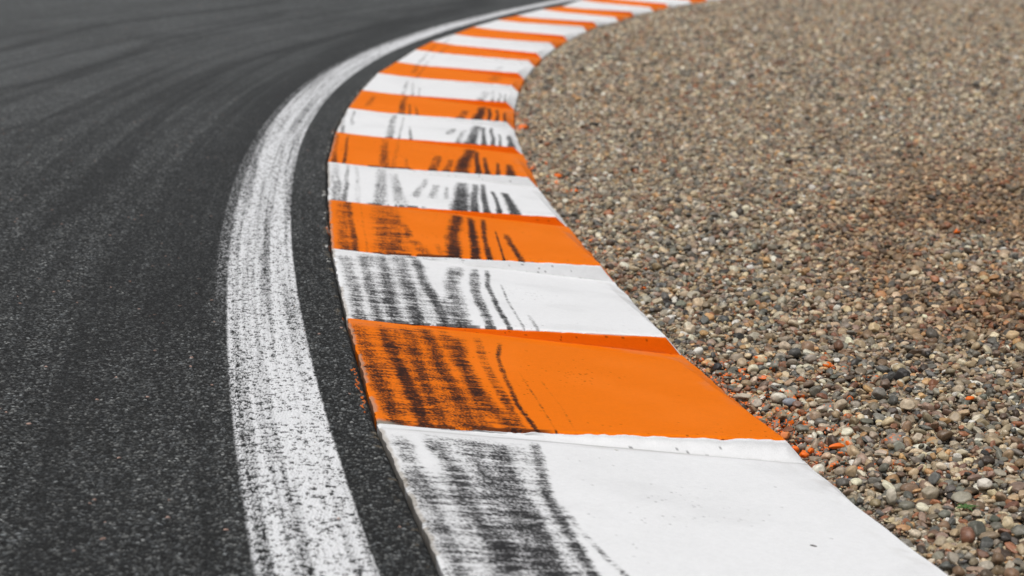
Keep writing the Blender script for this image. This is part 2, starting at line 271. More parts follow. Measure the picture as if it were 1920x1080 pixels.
# rest of the track surface outside the picture, and the lower ground sheet to the horizon
m, nt, b = new_mat('coarse_asphalt')
tc = N(nt, 'ShaderNodeTexCoord'); nn = N(nt, 'ShaderNodeTexNoise', Scale=90.0, Detail=5.0); nt.links.new(tc.outputs['Object'], nn.inputs['Vector'])
cr = N(nt, 'ShaderNodeValToRGB'); cr.color_ramp.elements[0].color = (.022, .024, .026, 1); cr.color_ramp.elements[1].color = (.085, .087, .09, 1)
cr.color_ramp.elements[0].position = .3; cr.color_ramp.elements[1].position = .75
nt.links.new(nn.outputs['Fac'], cr.inputs['Fac']); nt.links.new(cr.outputs[0], b.inputs['Base Color']); b.inputs['Roughness'].default_value = .85
far_rows = np.concatenate([np.linspace(-30, 2.3, 12)[:-1], Zr[::40], [Zr[-1]], np.linspace(31, 60, 12)])
out_x = np.interp(far_rows, Zr, X0 + nx * T_out); out_x[far_rows < 2.3] = (X0 + nx * T_out)[0]
far_x = np.where(far_rows > 30, out_x + (far_rows - 30) * 1.1, out_x)
P = np.stack([np.stack([far_x - 14, far_rows, far_rows * 0 - .012], -1), np.stack([far_x + .05, far_rows, far_rows * 0 - .012], -1)], 1)
add('outer_track', grid_mesh('outer_track', P, flip=False), m, 'plain dark asphalt on the far side of the track', 'track', kind='structure')

m, nt, b = new_mat('soil')
tc = N(nt, 'ShaderNodeTexCoord'); nn = N(nt, 'ShaderNodeTexNoise', Scale=60.0, Detail=8.0); nt.links.new(tc.outputs['Object'], nn.inputs['Vector'])
cr = N(nt, 'ShaderNodeValToRGB'); cr.color_ramp.elements[0].color = (.03, .024, .018, 1); cr.color_ramp.elements[1].color = (.16, .13, .10, 1)
cr.color_ramp.elements[0].position = .35; cr.color_ramp.elements[1].position = .7
nt.links.new(nn.outputs['Fac'], cr.inputs['Fac']); nt.links.new(cr.outputs[0], b.inputs['Base Color']); b.inputs['Roughness'].default_value = .95
bp = N(nt, 'ShaderNodeBump', Strength=1.0, Distance=.01); nt.links.new(nn.outputs['Fac'], bp.inputs['Height']); nt.links.new(bp.outputs[0], b.inputs['Normal'])
G = 900.0
soil = add('ground', raw_mesh('ground', np.array([[-G, -G, -DROP - .034], [G, -G, -DROP - .034], [G, G, -DROP - .034], [-G, G, -DROP - .034]]), np.array([[0, 1, 2, 3]])), m,
    'brown sandy ground under the gravel trap', 'ground', kind='structure')

# ------------------------------------------------------------------ kerb blocks
kerb_mat = surface_mat('painted_concrete', 420, .0011, .08, .085)
def prof(u, b=1):
    e = {-2: .02, -1: .02, 0: .045}.get(b, .05)
    return np.clip((u - .11) / (.89 - e), 0, 1) * np.clip((1 - u) / e, 0, 1)

def rubber_mask(b, u, v, su, sv):
    """rubber left by tyres on block b; u across, v along, su/sv in metres."""
    tot = np.zeros_like(u)
    for bb, pts, wd, I in STROKES:
        if bb != b: continue
        pts = sorted(pts, key=lambda q: q[1])
        pu = np.array([q[0] for q in pts]); pv = np.array([q[1] for q in pts])
        if b >= 0 and pv[-1] > .78: pv = pv.copy(); pv[-1] = max(pv[-1], 1.0)
        if b < 0: pu = np.append(pu, pu[-1] + .0); pv = np.append(pv, 1.05)
        uc = np.interp(v, pv, pu) + .006 * (vnoise(v * 5, v * 0 + wd * 999, 5) - .5)
        hw = wd * .5 * (1 + .30 * (vnoise(v * 40, v * 0 + pu[0] * 77, 6) - .5))
        tp = np.clip((v - pv[0]) / max(.05, pv[-1] - pv[0]), 0, 1)
        if b >= 3: hw = hw * (.80 + .28 * tp) * (1 + .25 * (vnoise(v * 26, v * 0 + pu[0] * 31, 7) - .5)); uc = uc + .010 * (vnoise(v * 3.1, v * 0 + pu[0] * 17, 9) - .5)
        if b in (2, 3, 4, 5, 6): I = min(1., I * 1.12)
        q = np.abs(u - uc) / (hw * (1.18 if b < 3 else 1.3))
        prf = (1 - sstep(.2, 1.35, q)) if b < 3 else (1 - sstep(.25, 1.4, q))
        st = sstep(pv[0] - .02, pv[0] + .07 + .06 * vnoise(u * 60, u * 0, 8), v) * sstep(pv[-1] + .03, pv[-1] - .03, v)
        if pv[-1] >= .98 or b < 0: st = sstep(pv[0] - .02, pv[0] + .07, v)
        grow = .80 + .35 * v
        tot = 1 - (1 - tot) * (1 - np.clip(prf * st * I * grow, 0, 1))
    # the tread leaves fine cross ripples and grain
    rip = fbm(su * 17 + 40, sv * 66 + 1.6 * fbm(su * 10, sv * 5, 12, 2), 200 + b, 2)
    rip2 = fbm(su * 34, sv * 150, 230 + b, 2)
    grain = fbm(su * 400, sv * 260, 260 + b, 2)
    blot = fbm(su * 9, sv * 5, 280 + b, 3)
    lng = fbm(su * 60 + 3 * sv, sv * 1.6, 290 + b, 3)
    ra = .72 if b < 3 else .3
    tex = 1.35 * ra * (rip - .5) + .9 * ra * (rip2 - .5) + 1.7 * (grain - .5) + .25 * (blot - .5) + .70 * (lng - .5)
    k = np.clip(tot, 0, 1)
    m = sstep(.12, 1.02, k * (1.02 if b < 3 else .95) + tex * (1.2 - .55 * k) * np.clip(k * 2.6, 0, 1))
    return np.clip(m, 0, 1), k

def block(b, label, sb=None):
    n, f = b + 2, b + 3
    zc = (KL[n, 1] + KL[f, 1]) / 2
    nu = int(np.clip(1500 / zc, 60, 340)); nv = int(np.clip(1.06 / max(.0030, zc ** 2 / 1991 * .33), 26, 360))
    u = np.linspace(0, 1, nu); v = np.linspace(0, 1, nv)
    v = np.unique(np.concatenate([v, [.004, .992, .996, .9985]])); nv = len(v)
    u = np.unique(np.concatenate([u, [.006, .110, .95, .945, .968, .98]]))
    nu = len(u)
    U, V = np.meshgrid(u, v)
    A = KL[f][None, None] * (1 - U)[..., None] + KR[f][None, None] * U[..., None]
    B = KL[n][None, None] * (1 - U)[..., None] + KR[n][None, None] * U[..., None]
    Q = A * (1 - V)[..., None] + B * V[..., None]
    Hs = STEP.get(b, .039)
    su, sv = U * .86, V * 1.05
    isor = (b % 2 == 0)
    Zh = .004 - DROP * U + Hs * V * prof(U, b)
    Zh = Zh + .0022 * (fbm(su * 5 + b, sv * 5, 300 + b, 3) - .5)
    Zh = Zh - .0035 * sstep(.990, 1.0, V) * sstep(.05, .3, U) - .003 * sstep(.006, 0, U)
    # soft trowelled dip behind the riser of the block in front
    chip = sstep(.62, .7, fbm(su * 60, sv * 60, 320 + b, 2)) * sstep(.988, .998, V)
    Zh = Zh - .003 * chip
    # ragged left edge
    side = (KL[n] - KL[f]); side = np.array([side[1], -side[0]]) / np.hypot(*side); side = -side if side[0] > 0 else side
    wob = .007 * (fbm(sv * 28, sv * 0 + b, 330, 3) - .5) * sstep(.03, 0, U)
    Q = Q + side[None, None] * wob[..., None]
    wobr = .011 * (fbm(sv * 9, sv * 0 + b, 335, 3) - .5) * sstep(.96, 1, U) * sstep(0, .05, V) * sstep(1, .95, V)
    Q = Q - side[None, None] * wobr[..., None]
    rub, k = rubber_mask(b, U, V, su, sv)
    # paint
    if isor: base = ORANGE[None, None] * np.ones(U.shape + (1,))
    else: base = WHITE[None, None] * np.ones(U.shape + (1,))
    big = fbm(su * 6, sv * 4, 340 + b, 4); fin = fbm(su * 150, sv * 150, 350 + b, 2)
    base = base * (.955 + .07 * big + .075 * (fin - .5))[..., None]
    if isor:                                    # sun-faded paint gets a touch lighter in patches
        fd = sstep(.45, .7, big)[..., None] * .14
        base = base * (1 - fd) + np.array([.86, .22, .025]) * fd
    else:
        sm = sstep(.58, .80, fbm(su * 5, sv * 6, 360 + b, 4)) * .06
        base = base * (1 - sm)[..., None]
    f1, f2, cid = voronoi(su / .012, sv / .012, 370 + b)
    pore = ((f1 < .10 + .14 * ((cid * 31) % 1)) & (cid > .80 + .34 * fbm(su * 4, sv * 4, 371, 3))) * 1.0
    if zc > 9: pore = pore * 0
    base = base * (1 - pore * (.62 if isor else .45))[..., None]
    Zh = Zh - .0008 * pore
    lightrub = (.22 * k * (1 - rub))
    rc = RUBBER if not isor else RUBBER * np.array([1.3, .85, .8])
    fc = (base * (.34 if not isor else .45))
    col = base * (1 - lightrub)[..., None] + fc * lightrub[..., None]
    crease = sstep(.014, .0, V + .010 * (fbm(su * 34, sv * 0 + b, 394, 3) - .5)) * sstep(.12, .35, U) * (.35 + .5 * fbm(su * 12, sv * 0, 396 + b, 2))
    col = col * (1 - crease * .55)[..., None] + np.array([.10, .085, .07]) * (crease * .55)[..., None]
    if b == -1:
        cl = .030 + .006 * (fbm(su * 14, sv * 0, 399, 3) - .5)
        crk = np.exp(-((V - cl) / (.0035 + .0 * U)) ** 2) * sstep(.02, .10, U) * (.30 + .75 * fbm(su * 9, sv * 0 + 2, 401, 3))
        crk = np.clip(crk + .35 * np.exp(-((V - cl - .004) / .012) ** 2) * fbm(su * 20, sv * 60, 402, 3), 0, .8)
        col = col * (1 - crk * .62)[..., None] + np.array([.16, .155, .155]) * (crk * .62)[..., None]
    foot = sstep(.12, .0, V) * sstep(.5, .8, fbm(su * 7 - sv * 3, sv * 30, 397 + b, 4)) * .22
    edge_d = sstep(.90, 1.0, U) * sstep(.45, .75, fbm(su * 30, sv * 14, 398 + b, 4)) * .28
    gr = np.clip(foot + edge_d, 0, .5)
    col = col * (1 - gr)[..., None] + np.array([.30, .27, .23]) * gr[..., None]
    lip = sstep(.978, .992, V + .006 * (fbm(su * 40, sv * 0, 380 + b, 2) - .5)) * sstep(.25, .6, np.maximum.accumulate(k[::-1], 0)[::-1] + .6 * sstep(.1, .2, U) * sstep(.46, .36, U) * (0 <= b <= 4))
    lip = lip * (b >= 0) * (fbm(su * 55, sv * 3, 385 + b, 2) > .30)
    mk = np.clip(np.maximum(rub * .975, lip * .85), 0, 1)
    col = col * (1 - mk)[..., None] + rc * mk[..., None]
    # dirty concrete at the left rim and bare patches
    rim = sstep(.012, .002, U + .010 * (fbm(sv * 60, su * 60, 390 + b, 2) - .5)) * (fbm(sv * 9, sv * 0, 391 + b, 2) > .34)
    col = col * (1 - rim * .65)[..., None] + np.array([.30, .26, .21]) * (rim * .65)[..., None]
    if b == 0:
        cor = sstep(.075, .02, U + (1 - V) * 1.3 + .03 * (fbm(su * 50, sv * 50, 392, 2) - .5))
        col = col * (1 - cor)[..., None] + np.array([.26, .23, .19]) * cor[..., None]
    # wobbly brush line: neighbour's paint creeping over the lip
    rgh = .66 - .06 * mk
    P = np.stack([Q[..., 0], Q[..., 1], Zh], -1)
    verts = [P.reshape(-1, 3)]; cols = [col.reshape(-1, 3)]; rr = [rgh.reshape(-1)]
    idx = np.arange(nv * nu).reshape(nv, nu)
    quads = [np.stack([idx[:-1, :-1], idx[1:, :-1], idx[1:, 1:], idx[:-1, 1:]], -1).reshape(-1, 4)]
    off = nv * nu
    # skirts: left, right, and the riser at the far end, painted in this block's colour with shade mixed in, up to the lip of the block behind
    def strip(top, bot, ctop, cbot, rg, nsub=1, flip=False):
        nonlocal off
        k_ = len(top); rows = [top * (1 - t) + bot * t for t in np.linspace(0, 1, nsub + 1)]
        cr_ = [ctop * (1 - t) + cbot * t for t in np.linspace(0, 1, nsub + 1)]
        verts.append(np.concatenate(rows)); cols.append(np.concatenate(cr_)); rr.append(np.full(k_ * (nsub + 1), rg))
        i_ = np.arange(k_ * (nsub + 1)).reshape(nsub + 1, k_) + off
        q_ = np.stack([i_[:-1, :-1], i_[:-1, 1:], i_[1:, 1:], i_[1:, :-1]], -1).reshape(-1, 4)
        quads.append(q_[:, ::-1] if flip else q_); off += k_ * (nsub + 1)
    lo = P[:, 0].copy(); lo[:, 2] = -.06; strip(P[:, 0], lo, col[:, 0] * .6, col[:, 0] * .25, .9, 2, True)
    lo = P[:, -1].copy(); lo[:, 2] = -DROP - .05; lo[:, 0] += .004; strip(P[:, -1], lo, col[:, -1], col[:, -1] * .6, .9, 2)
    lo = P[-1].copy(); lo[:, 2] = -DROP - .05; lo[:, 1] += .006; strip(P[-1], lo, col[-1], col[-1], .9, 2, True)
    # riser
    Hb = STEP.get(b + 1, .039)
    uu = u; A1 = KL[f] * (1 - uu)[:, None] + KR[f] * uu[:, None]
    zl = .004 - DROP * uu + Hb * prof(uu, b + 1)
    zl = zl - .0035 * sstep(.05, .3, uu) - .0015 + (fbm(uu * 30, uu * 0 + b, 400, 2) - .5) * .0030 * sstep(.05, .15, uu)
    if b == -1: zl = zl + (fbm(uu * 26, uu * 0 + 3.3, 404, 3) - .42) * .008 * sstep(.1, .3, uu)
    thick = .0035
    dirv = (KL[n] - KL[f]); dirv = dirv / np.hypot(*dirv)
    lift = .004 if b != -1 else .030
    rows = []
    for t in np.linspace(0, 1, 9):
        out = thick * np.ones_like(uu) + (lift * t ** (2.2 if b == -1 else 1.0)) * sstep(.1, .5, uu)
        xy = A1 + dirv[None] * out[:, None]
        zz_ = zl * (1 - t) + (.004 - DROP * uu - .001) * t
        zz_ = zz_ + (.0012 * (fbm(uu * 30, uu * 0 + t * 3, 410 + b, 3) - .5))
        rows.append(np.concatenate([xy, zz_[:, None]], 1))
    rows = [np.concatenate([A1 - dirv[None] * .004, zl[:, None] - .0005], 1)] + rows
    R = np.array(rows)                                             # 10 x nu x 3
    rcol = (ORANGE * np.array([.93, .80, .6]) if isor else WHITE * .97)[None, None] * np.ones(R.shape[:2] + (1,))  # deeper riser tone: the upright face's shade is put into its colour
    tU = np.tile(uu, (R.shape[0], 1)); tT = np.tile(np.linspace(0, 1, R.shape[0])[:, None], (1, nu))
    rcol = rcol * (.93 + .12 * fbm(tU * 40, tT * 4 + b, 420, 3))[..., None]
    f1, f2, cid = voronoi(tU / .018, tT * Hb / .012 + b * 7, 430)
    rcol = np.where(((cid > (.965 if b == -1 else .90)) & (f1 < .22) & (tU > .3))[..., None], rcol * .35, rcol)
    rmk = sstep(.52, .64, fbm(tU * 22, tT * 3 + b, 440, 3)) * sstep(.40, .30, tU) * sstep(.01, .05, tU) * (.8 if b in (-1, 1) else .35)
    rcol = rcol * (1 - rmk)[..., None] + RUBBER * rmk[..., None]
    base_d = sstep(.86, 1.0, tT) * .35 * (fbm(tU * 50, tT * 0, 450 + b, 2))  # dirt plus contact shade painted into the riser foot
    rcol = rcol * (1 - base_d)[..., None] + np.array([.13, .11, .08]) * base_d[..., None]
    i_ = np.arange(R.shape[0] * nu).reshape(R.shape[0], nu) + off
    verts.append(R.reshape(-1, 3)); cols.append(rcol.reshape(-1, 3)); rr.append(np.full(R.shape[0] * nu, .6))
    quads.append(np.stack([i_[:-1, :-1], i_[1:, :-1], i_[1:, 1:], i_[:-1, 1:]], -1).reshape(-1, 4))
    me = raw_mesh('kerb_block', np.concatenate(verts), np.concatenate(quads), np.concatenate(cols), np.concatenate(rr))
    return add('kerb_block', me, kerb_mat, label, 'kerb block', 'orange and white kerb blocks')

ords = ['first', 'second', 'third', 'fourth', 'fifth', 'sixth', 'seventh', 'eighth', 'ninth', 'tenth', 'eleventh', 'twelfth']
LAB = {
    -2: 'orange kerb block in front of the big nearest white one',
    -1: 'big white kerb block in the foreground with grey tyre marks on its left',
    0: 'large orange kerb block with black rippled tyre marks, next to nearest white one',
    1: 'white kerb block between the two nearest orange ones, grey streaks on left half',
    2: 'second nearest orange kerb block with dark smear and black claw-like tyre marks',
    3: 'white kerb block with five bold black claw-like tyre marks right of centre',
    4: 'third nearest orange kerb block, claw-like tyre marks near its right end',
    5: 'fourth nearest white kerb block, small black tyre marks near its right end',
    6: 'fourth nearest orange kerb block, beside a lump of orange paint in the gravel',
    7: 'fifth nearest white kerb block with faint grey tyre marks at its right end',
}
for b in range(-2, 23):
    if b in LAB: lab = LAB[b]
    else:
        kth = (b // 2) + 1 if b % 2 == 0 else (b + 1) // 2 + 1
        side = 'far blurred orange kerb block' if b % 2 == 0 else 'far blurred white kerb block'
        lab = '%s, %s %s counted from the camera' % (side, ords[kth - 1] if kth <= 12 else 'number %d' % kth, 'orange one' if b % 2 == 0 else 'white one')
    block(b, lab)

# ------------------------------------------------------------------ gravel trap
def kerb_foot(z): return np.interp(z, KR[:, 1], KR[:, 0])
GZ = -DROP - .006

# palette of the pebbles (albedo)
PAL = np.array([[.30, .29, .27], [.20, .20, .20], [.12, .13, .14], [.42, .38, .32], [.50, .43, .32], [.36, .29, .20], [.22, .15, .10], [.26, .13, .08],
                [.60, .57, .50], [.11, .08, .06], [.46, .29, .13], [.17, .18, .17], [.30, .22, .19], [.045, .042, .042], [.72, .70, .66], [.28, .24, .18]])
PW = np.array([11, 10, 7.5, 12, 10, 11, 8, 5, 8, 5.5, 5.5, 6.5, 6, 3.2, 2.0, 9.0]); PW = PW / PW.sum()

def pebble_mesh(name, seed, sub=3, lump=.0, ang=0.):
    import bmesh
    r = random.Random(seed)
    bm = bmesh.new(); bmesh.ops.create_icosphere(bm, subdivisions=sub, radius=1)
    from mathutils import noise
    o = Vector((r.random() * 50, r.random() * 50, r.random() * 50))
    planes = [(Vector((r.gauss(0, 1), r.gauss(0, 1), r.gauss(0, 1))).normalized(), r.uniform(.52, .86)) for _ in range(r.randint(3, 8))]
    for v in bm.verts:
        d = v.co.normalized()
        rad = 1 + .20 * noise.noise(d * 1.1 + o) + (.05 + lump) * noise.noise(d * 3 + o)
        if lump: rad += lump * .6 * noise.noise(d * 7 + o)
        p = d * rad
        for n_, k_ in planes:
            e = p.dot(n_) - k_
            if e > 0: p = p - n_ * e * (.62 + ang)
        v.co = p
    me = bpy.data.meshes.new(name); bm.to_mesh(me); bm.free()
    me.polygons.foreach_set('use_smooth', [True] * len(me.polygons)); me.update()
    return me

def stone_mat(name, inst, color=None, paint=0.0, rough=.50, spots=(.5, .5, .48)):
    m, nt, b = new_mat(name)
    tc = N(nt, 'ShaderNodeTexCoord')
    if inst:
        ca = N(nt, 'ShaderNodeAttribute', attribute_name='tint', attribute_type='INSTANCER').outputs['Color']
        pa = N(nt, 'ShaderNodeAttribute', attribute_name='paint', attribute_type='INSTANCER').outputs['Fac']
        sd = N(nt, 'ShaderNodeAttribute', attribute_name='seed', attribute_type='INSTANCER').outputs['Fac']
    else:
        c_ = N(nt, 'ShaderNodeRGB'); c_.outputs[0].default_value = (*color, 1); ca = c_.outputs[0]
        p_ = N(nt, 'ShaderNodeValue'); p_.outputs[0].default_value = paint; pa = p_.outputs[0]
        s_ = N(nt, 'ShaderNodeValue'); s_.outputs[0].default_value = 3.7; sd = s_.outputs[0]
    n1 = N(nt, 'ShaderNodeTexNoise', noise_dimensions='4D', Scale=2.2, Detail=5.0, Roughness=.65)
    nt.links.new(tc.outputs['Object'], n1.inputs['Vector']); nt.links.new(sd, n1.inputs['W'])
    mr = N(nt, 'ShaderNodeMapRange'); mr.inputs['From Min'].default_value = .3; mr.inputs['From Max'].default_value = .7
    mr.inputs['To Min'].default_value = .62; mr.inputs['To Max'].default_value = 1.34
    nt.links.new(n1.outputs['Fac'], mr.inputs['Value'])
    sc1 = N(nt, 'ShaderNodeVectorMath', operation='SCALE'); nt.links.new(ca, sc1.inputs[0]); nt.links.new(mr.outputs[0], sc1.inputs['Scale'])
    # mineral speckle
    n2 = N(nt, 'ShaderNodeTexNoise', noise_dimensions='4D', Scale=9.0, Detail=3.0)
    nt.links.new(tc.outputs['Object'], n2.inputs['Vector']); nt.links.new(sd, n2.inputs['W'])
    mr2 = N(nt, 'ShaderNodeMapRange'); mr2.inputs['From Min'].default_value = .60; mr2.inputs['From Max'].default_value = .72; mr2.inputs['To Max'].default_value = .45
    nt.links.new(n2.outputs['Fac'], mr2.inputs['Value'])
    mx = N(nt, 'ShaderNodeMix', data_type='RGBA'); nt.links.new(mr2.outputs[0], mx.inputs['Factor']); nt.links.new(sc1.outputs[0], mx.inputs[6])
    mx.inputs[7].default_value = (*spots, 1)
    # orange overspray
    n3 = N(nt, 'ShaderNodeTexNoise', noise_dimensions='4D', Scale=1.4, Detail=3.0)
    nt.links.new(tc.outputs['Object'], n3.inputs['Vector']); nt.links.new(sd, n3.inputs['W'])
    ad = N(nt, 'ShaderNodeMath', operation='ADD'); nt.links.new(n3.outputs['Fac'], ad.inputs[0]); nt.links.new(pa, ad.inputs[1])
    mr3 = N(nt, 'ShaderNodeMapRange'); mr3.inputs['From Min'].default_value = .98; mr3.inputs['From Max'].default_value = 1.03
    nt.links.new(ad.outputs[0], mr3.inputs['Value'])
    mx2 = N(nt, 'ShaderNodeMix', data_type='RGBA'); nt.links.new(mr3.outputs[0], mx2.inputs['Factor']); nt.links.new(mx.outputs[2], mx2.inputs[6])
    mx2.inputs[7].default_value = (.80, .155, .008, 1)
    nt.links.new(mx2.outputs[2], b.inputs['Base Color'])
    b.inputs['Roughness'].default_value = rough - .04; b.inputs['Specular IOR Level'].default_value = .45
    bp = N(nt, 'ShaderNodeBump', Strength=.35, Distance=.001); nt.links.new(n2.outputs['Fac'], bp.inputs['Height']); nt.links.new(bp.outputs[0], b.inputs['Normal'])
    return m

pebble_mat = stone_mat('gravel_stone', True)
shapes = bpy.data.collections.new('gravel_shapes')            # source shapes for the gravel instances
NS = 16
for i in range(NS):
    me = pebble_mesh('stone_%02d' % i, 100 + i, 3, lump=.02 if i % 4 else .08, ang=.32 if i % 2 == 0 else .12)
    me.materials.append(pebble_mat)
    shapes.objects.link(bpy.data.objects.new('stone_%02d' % i, me))

def make_tile(L=.8, cell=.003, count=8600, seed=5):
    """ballistic packing of flat stones on a wrap-around height field."""
    r = np.random.default_rng(seed); n = int(round(L / cell)); Hf = np.zeros((n, n)); own = -np.ones((n, n), int)
    out = []
    for i in range(count):
        a = float(np.clip(r.lognormal(math.log(.0082), .42), .0038, .0220))
        bb = a * r.uniform(.50, .95); cc = bb * r.uniform(.48, .90); th = r.uniform(0, math.pi)
        R = int(a / cell) + 1
        ii = np.arange(-R, R + 1); dx, dy = np.meshgrid(ii * cell, ii * cell, indexing='ij')
        px = (dx * math.cos(th) + dy * math.sin(th)) / a; py = (-dx * math.sin(th) + dy * math.cos(th)) / bb
        q = 1 - px * px - py * py; msk = q > 0; e = np.sqrt(np.clip(q, 0, 1)) * cc
        best = None
        for _ in range(5):
            cx, cy = r.integers(0, n, 2)
            gx = np.ix_((ii + cx) % n, (ii + cy) % n); hh = Hf[gx]
            zc = np.max(np.where(msk, hh + e * .82, -1)) if msk.any() else hh.max()
            # settle: allow a little interlock
            zc = .5 * zc + .5 * (hh[msk].mean() + cc * .8)
            if best is None or zc < best[0]: best = (zc, cx, cy, gx)
        zc, cx, cy, gx = best
        top = np.where(msk, zc + e, -1); cur = Hf[gx]; up = top > cur
        Hf[gx] = np.where(up, top, cur); o_ = own[gx]; o_[up] = i; own[gx] = o_
        out.append((cx * cell, cy * cell, zc, a, bb, cc, th))
    out = np.array(out); cnt = np.bincount(own[own >= 0].ravel(), minlength=count)
    vis = cnt >= 3
    mean_top = Hf.mean(); out[:, 2] -= mean_top
    return out[vis]

tile = make_tile()
TL = .8
def undul(x, z): return .022 * (fbm(x * 1.1 + 5, z * 1.1, 500, 3) - .5) + .010 * (fbm(x * 5, z * 5, 520, 2) - .5)

def scatter(z0, z1, scale, xmax_fn):
    res = []
    L = TL * scale
    for iz in range(int(z0 / L) - 1, int(z1 / L) + 2):
        for ix in range(-4, 44):
            X_, Z_ = ix * L, iz * L
            if Z_ > z1 or Z_ + L < z0: continue
            if X_ > xmax_fn(Z_ + L): continue
            if X_ + L < kerb_foot(np.clip(Z_, 1.9, 30)) - .6 and X_ + L < kerb_foot(np.clip(Z_ + L, 1.9, 30)) - .6: continue
            t = tile.copy(); t[:, :2] *= scale; t[:, 2:6] *= scale
            k = (ix * 7 + iz * 13) % 4; x, y, th = t[:, 0].copy(), t[:, 1].copy(), t[:, 6].copy()
            for _ in range(k): x, y = L - y, x.copy(); th = th + math.pi / 2
            t[:, 0] = x + X_; t[:, 1] = y + Z_; t[:, 6] = th
            res.append(t)
    t = np.concatenate(res)
    keep = (t[:, 1] >= z0) & (t[:, 1] < z1)
    return t[keep]

def fines():
    r = np.random.default_rng(31); k1, k2 = 5200, 9000
    zf = r.uniform(2.9, 9.0, k1); df = np.abs(r.normal(0, .030, k1)) + .002
    xf = kerb_foot(zf) + df; lf = r.uniform(-.004, .003, k1)
    zg = 2.9 + 4.6 * r.random(k2) ** 1.3; xg = kerb_foot(zg) + r.random(k2) * (.30 * zg + .5 - kerb_foot(zg)); lg = r.uniform(-.006, .001, k2)
    xx, zz_, ll = np.concatenate([xf, xg]), np.concatenate([zf, zg]), np.concatenate([lf, lg])
    a = r.uniform(.0018, .0042, len(xx)); b2 = a * r.uniform(.5, .95, len(xx)); c2 = b2 * r.uniform(.5, .9, len(xx))
    return np.stack([xx, zz_, ll, a, b2, c2, r.uniform(0, 3.14, len(xx))], 1)

near = scatter(2.0, 12.0, 0.9, lambda z: .32 * z + 1.9)
far = scatter(12.0, 30.0, 1.25, lambda z: .32 * z + 2.0)
pt = np.concatenate([near, far, fines()])
x, z = pt[:, 0], pt[:, 1]
# distance outside the foot of the kerb
sl = np.gradient(kerb_foot(np.linspace(1.9, 30.4, 400)), np.linspace(1.9, 30.4, 400)); slz = np.interp(z, np.linspace(1.9, 30.4, 400), sl)
d = (x - kerb_foot(z)) / np.sqrt(1 + slz ** 2)
keep = (d > pt[:, 3] * .55 + .003) & (x < .32 * z + 1.9)
# pockets of bare sand where the stones are thin beside the kerb
bare = np.exp(-((z - 4.88) / .16) ** 2 - ((d - .03) / .055) ** 2)
keep &= ~((rng.random(len(x)) < bare * .95) & (pt[:, 3] > .0045))
STONES = [  # name, x, z, a, b, c, yaw, seed, lump, colour, paint, label
    ('pebble', .93, 3.78, .0155, .0145, .013, .3, 1, .02, (.62, .57, .50), 0, 'round off-white pebble with dark pits near the right edge of the gravel'),
    ('stone', .944, 4.705, .022, .018, .017, .2, 2, .16, (.05, .047, .045), 0, 'rough black stone lump sticking up from the gravel'),
    ('pebble', .733, 3.701, .013, .012, .018, 1.2, 3, .06, (.52, .47, .38), 0, 'cream pebble standing upright near the edge of the white kerb block'),
    ('stone', .44, 10.574, .034, .018, .013, .1, 4, .05, (.018, .018, .018), 0, 'black angular stone lying on the blurred gravel beside the far kerb'),
    ('pebble', .513, 4.843, .012, .0115, .011, .0, 5, .0, (.03, .03, .032), 0, 'small black pebble by the corner of the large orange kerb block'),
    ('pebble', .540, 4.545, .023, .009, .008, -.45, 6, .0, (.40, .36, .28), 0, 'long beige pebble against the edge of the large orange kerb block'),
    ('pebble', .600, 4.075, .010, .009, .008, .4, 7, .0, (.5, .3, .15), .62, 'bright orange painted pebble, back one of a cluster of three'),
    ('pebble', .612, 4.035, .010, .008, .007, -.3, 8, .0, (.5, .3, .15), .62, 'bright orange painted pebble, front one of a cluster of three'),
    ('pebble', .632, 4.070, .009, .006, .006, .9, 9, .0, (.5, .3, .15), .60, 'bright orange painted pebble, right one of a cluster of three'),
    ('pebble', .690, 4.095, .018, .007, .007, .25, 10, .02, (.45, .25, .12), .58, 'long pointed orange painted pebble in the gravel'),
    ('pebble', .592, 4.185, .014, .009, .009, .1, 11, .0, (.5, .22, .08), .50, 'dull orange oval pebble with dark pits beside the orange kerb block'),
    ('paint_lump', .058, 10.45, .030, .022, .015, .1, 12, .10, (.8, .16, .02), .70, 'lump of orange paint on stones beside the fourth orange kerb block'),
    ('pebble', 1.063, 4.495, .012, .006, .006, .3, 13, .0, (.5, .3, .15), .60, 'small orange painted pebble alone at the far right of the gravel'),
    ('pebble', .195, 8.467, .020, .018, .012, .3, 14, .0, (.5, .3, .15), .60, 'orange painted stone on blurred gravel beside the third nearest orange kerb block'),
    ('pebble', .640, 4.470, .016, .014, .010, .2, 15, .0, (.24, .26, .29), 0, 'smooth blue-grey pebble close to the large orange kerb block'),
    ('pebble', .480, 5.02, .014, .013, .012, .6, 16, .0, (.66, .64, .58), 0, 'round white pebble by the near corner of the white kerb block'),
]
for s_ in STONES:
    dd = np.hypot(x - s_[1], z - s_[2]); keep &= dd > (s_[3] + s_[4]) * .5 + pt[:, 3] * .35
keep &= np.hypot(x - .86, z - 3.64) > .02
pt = pt[keep]; x, z, d = pt[:, 0], pt[:, 1], d[keep]
n = len(pt)
a_, b_, c_, th = pt[:, 3], pt[:, 4], pt[:, 5], pt[:, 6]
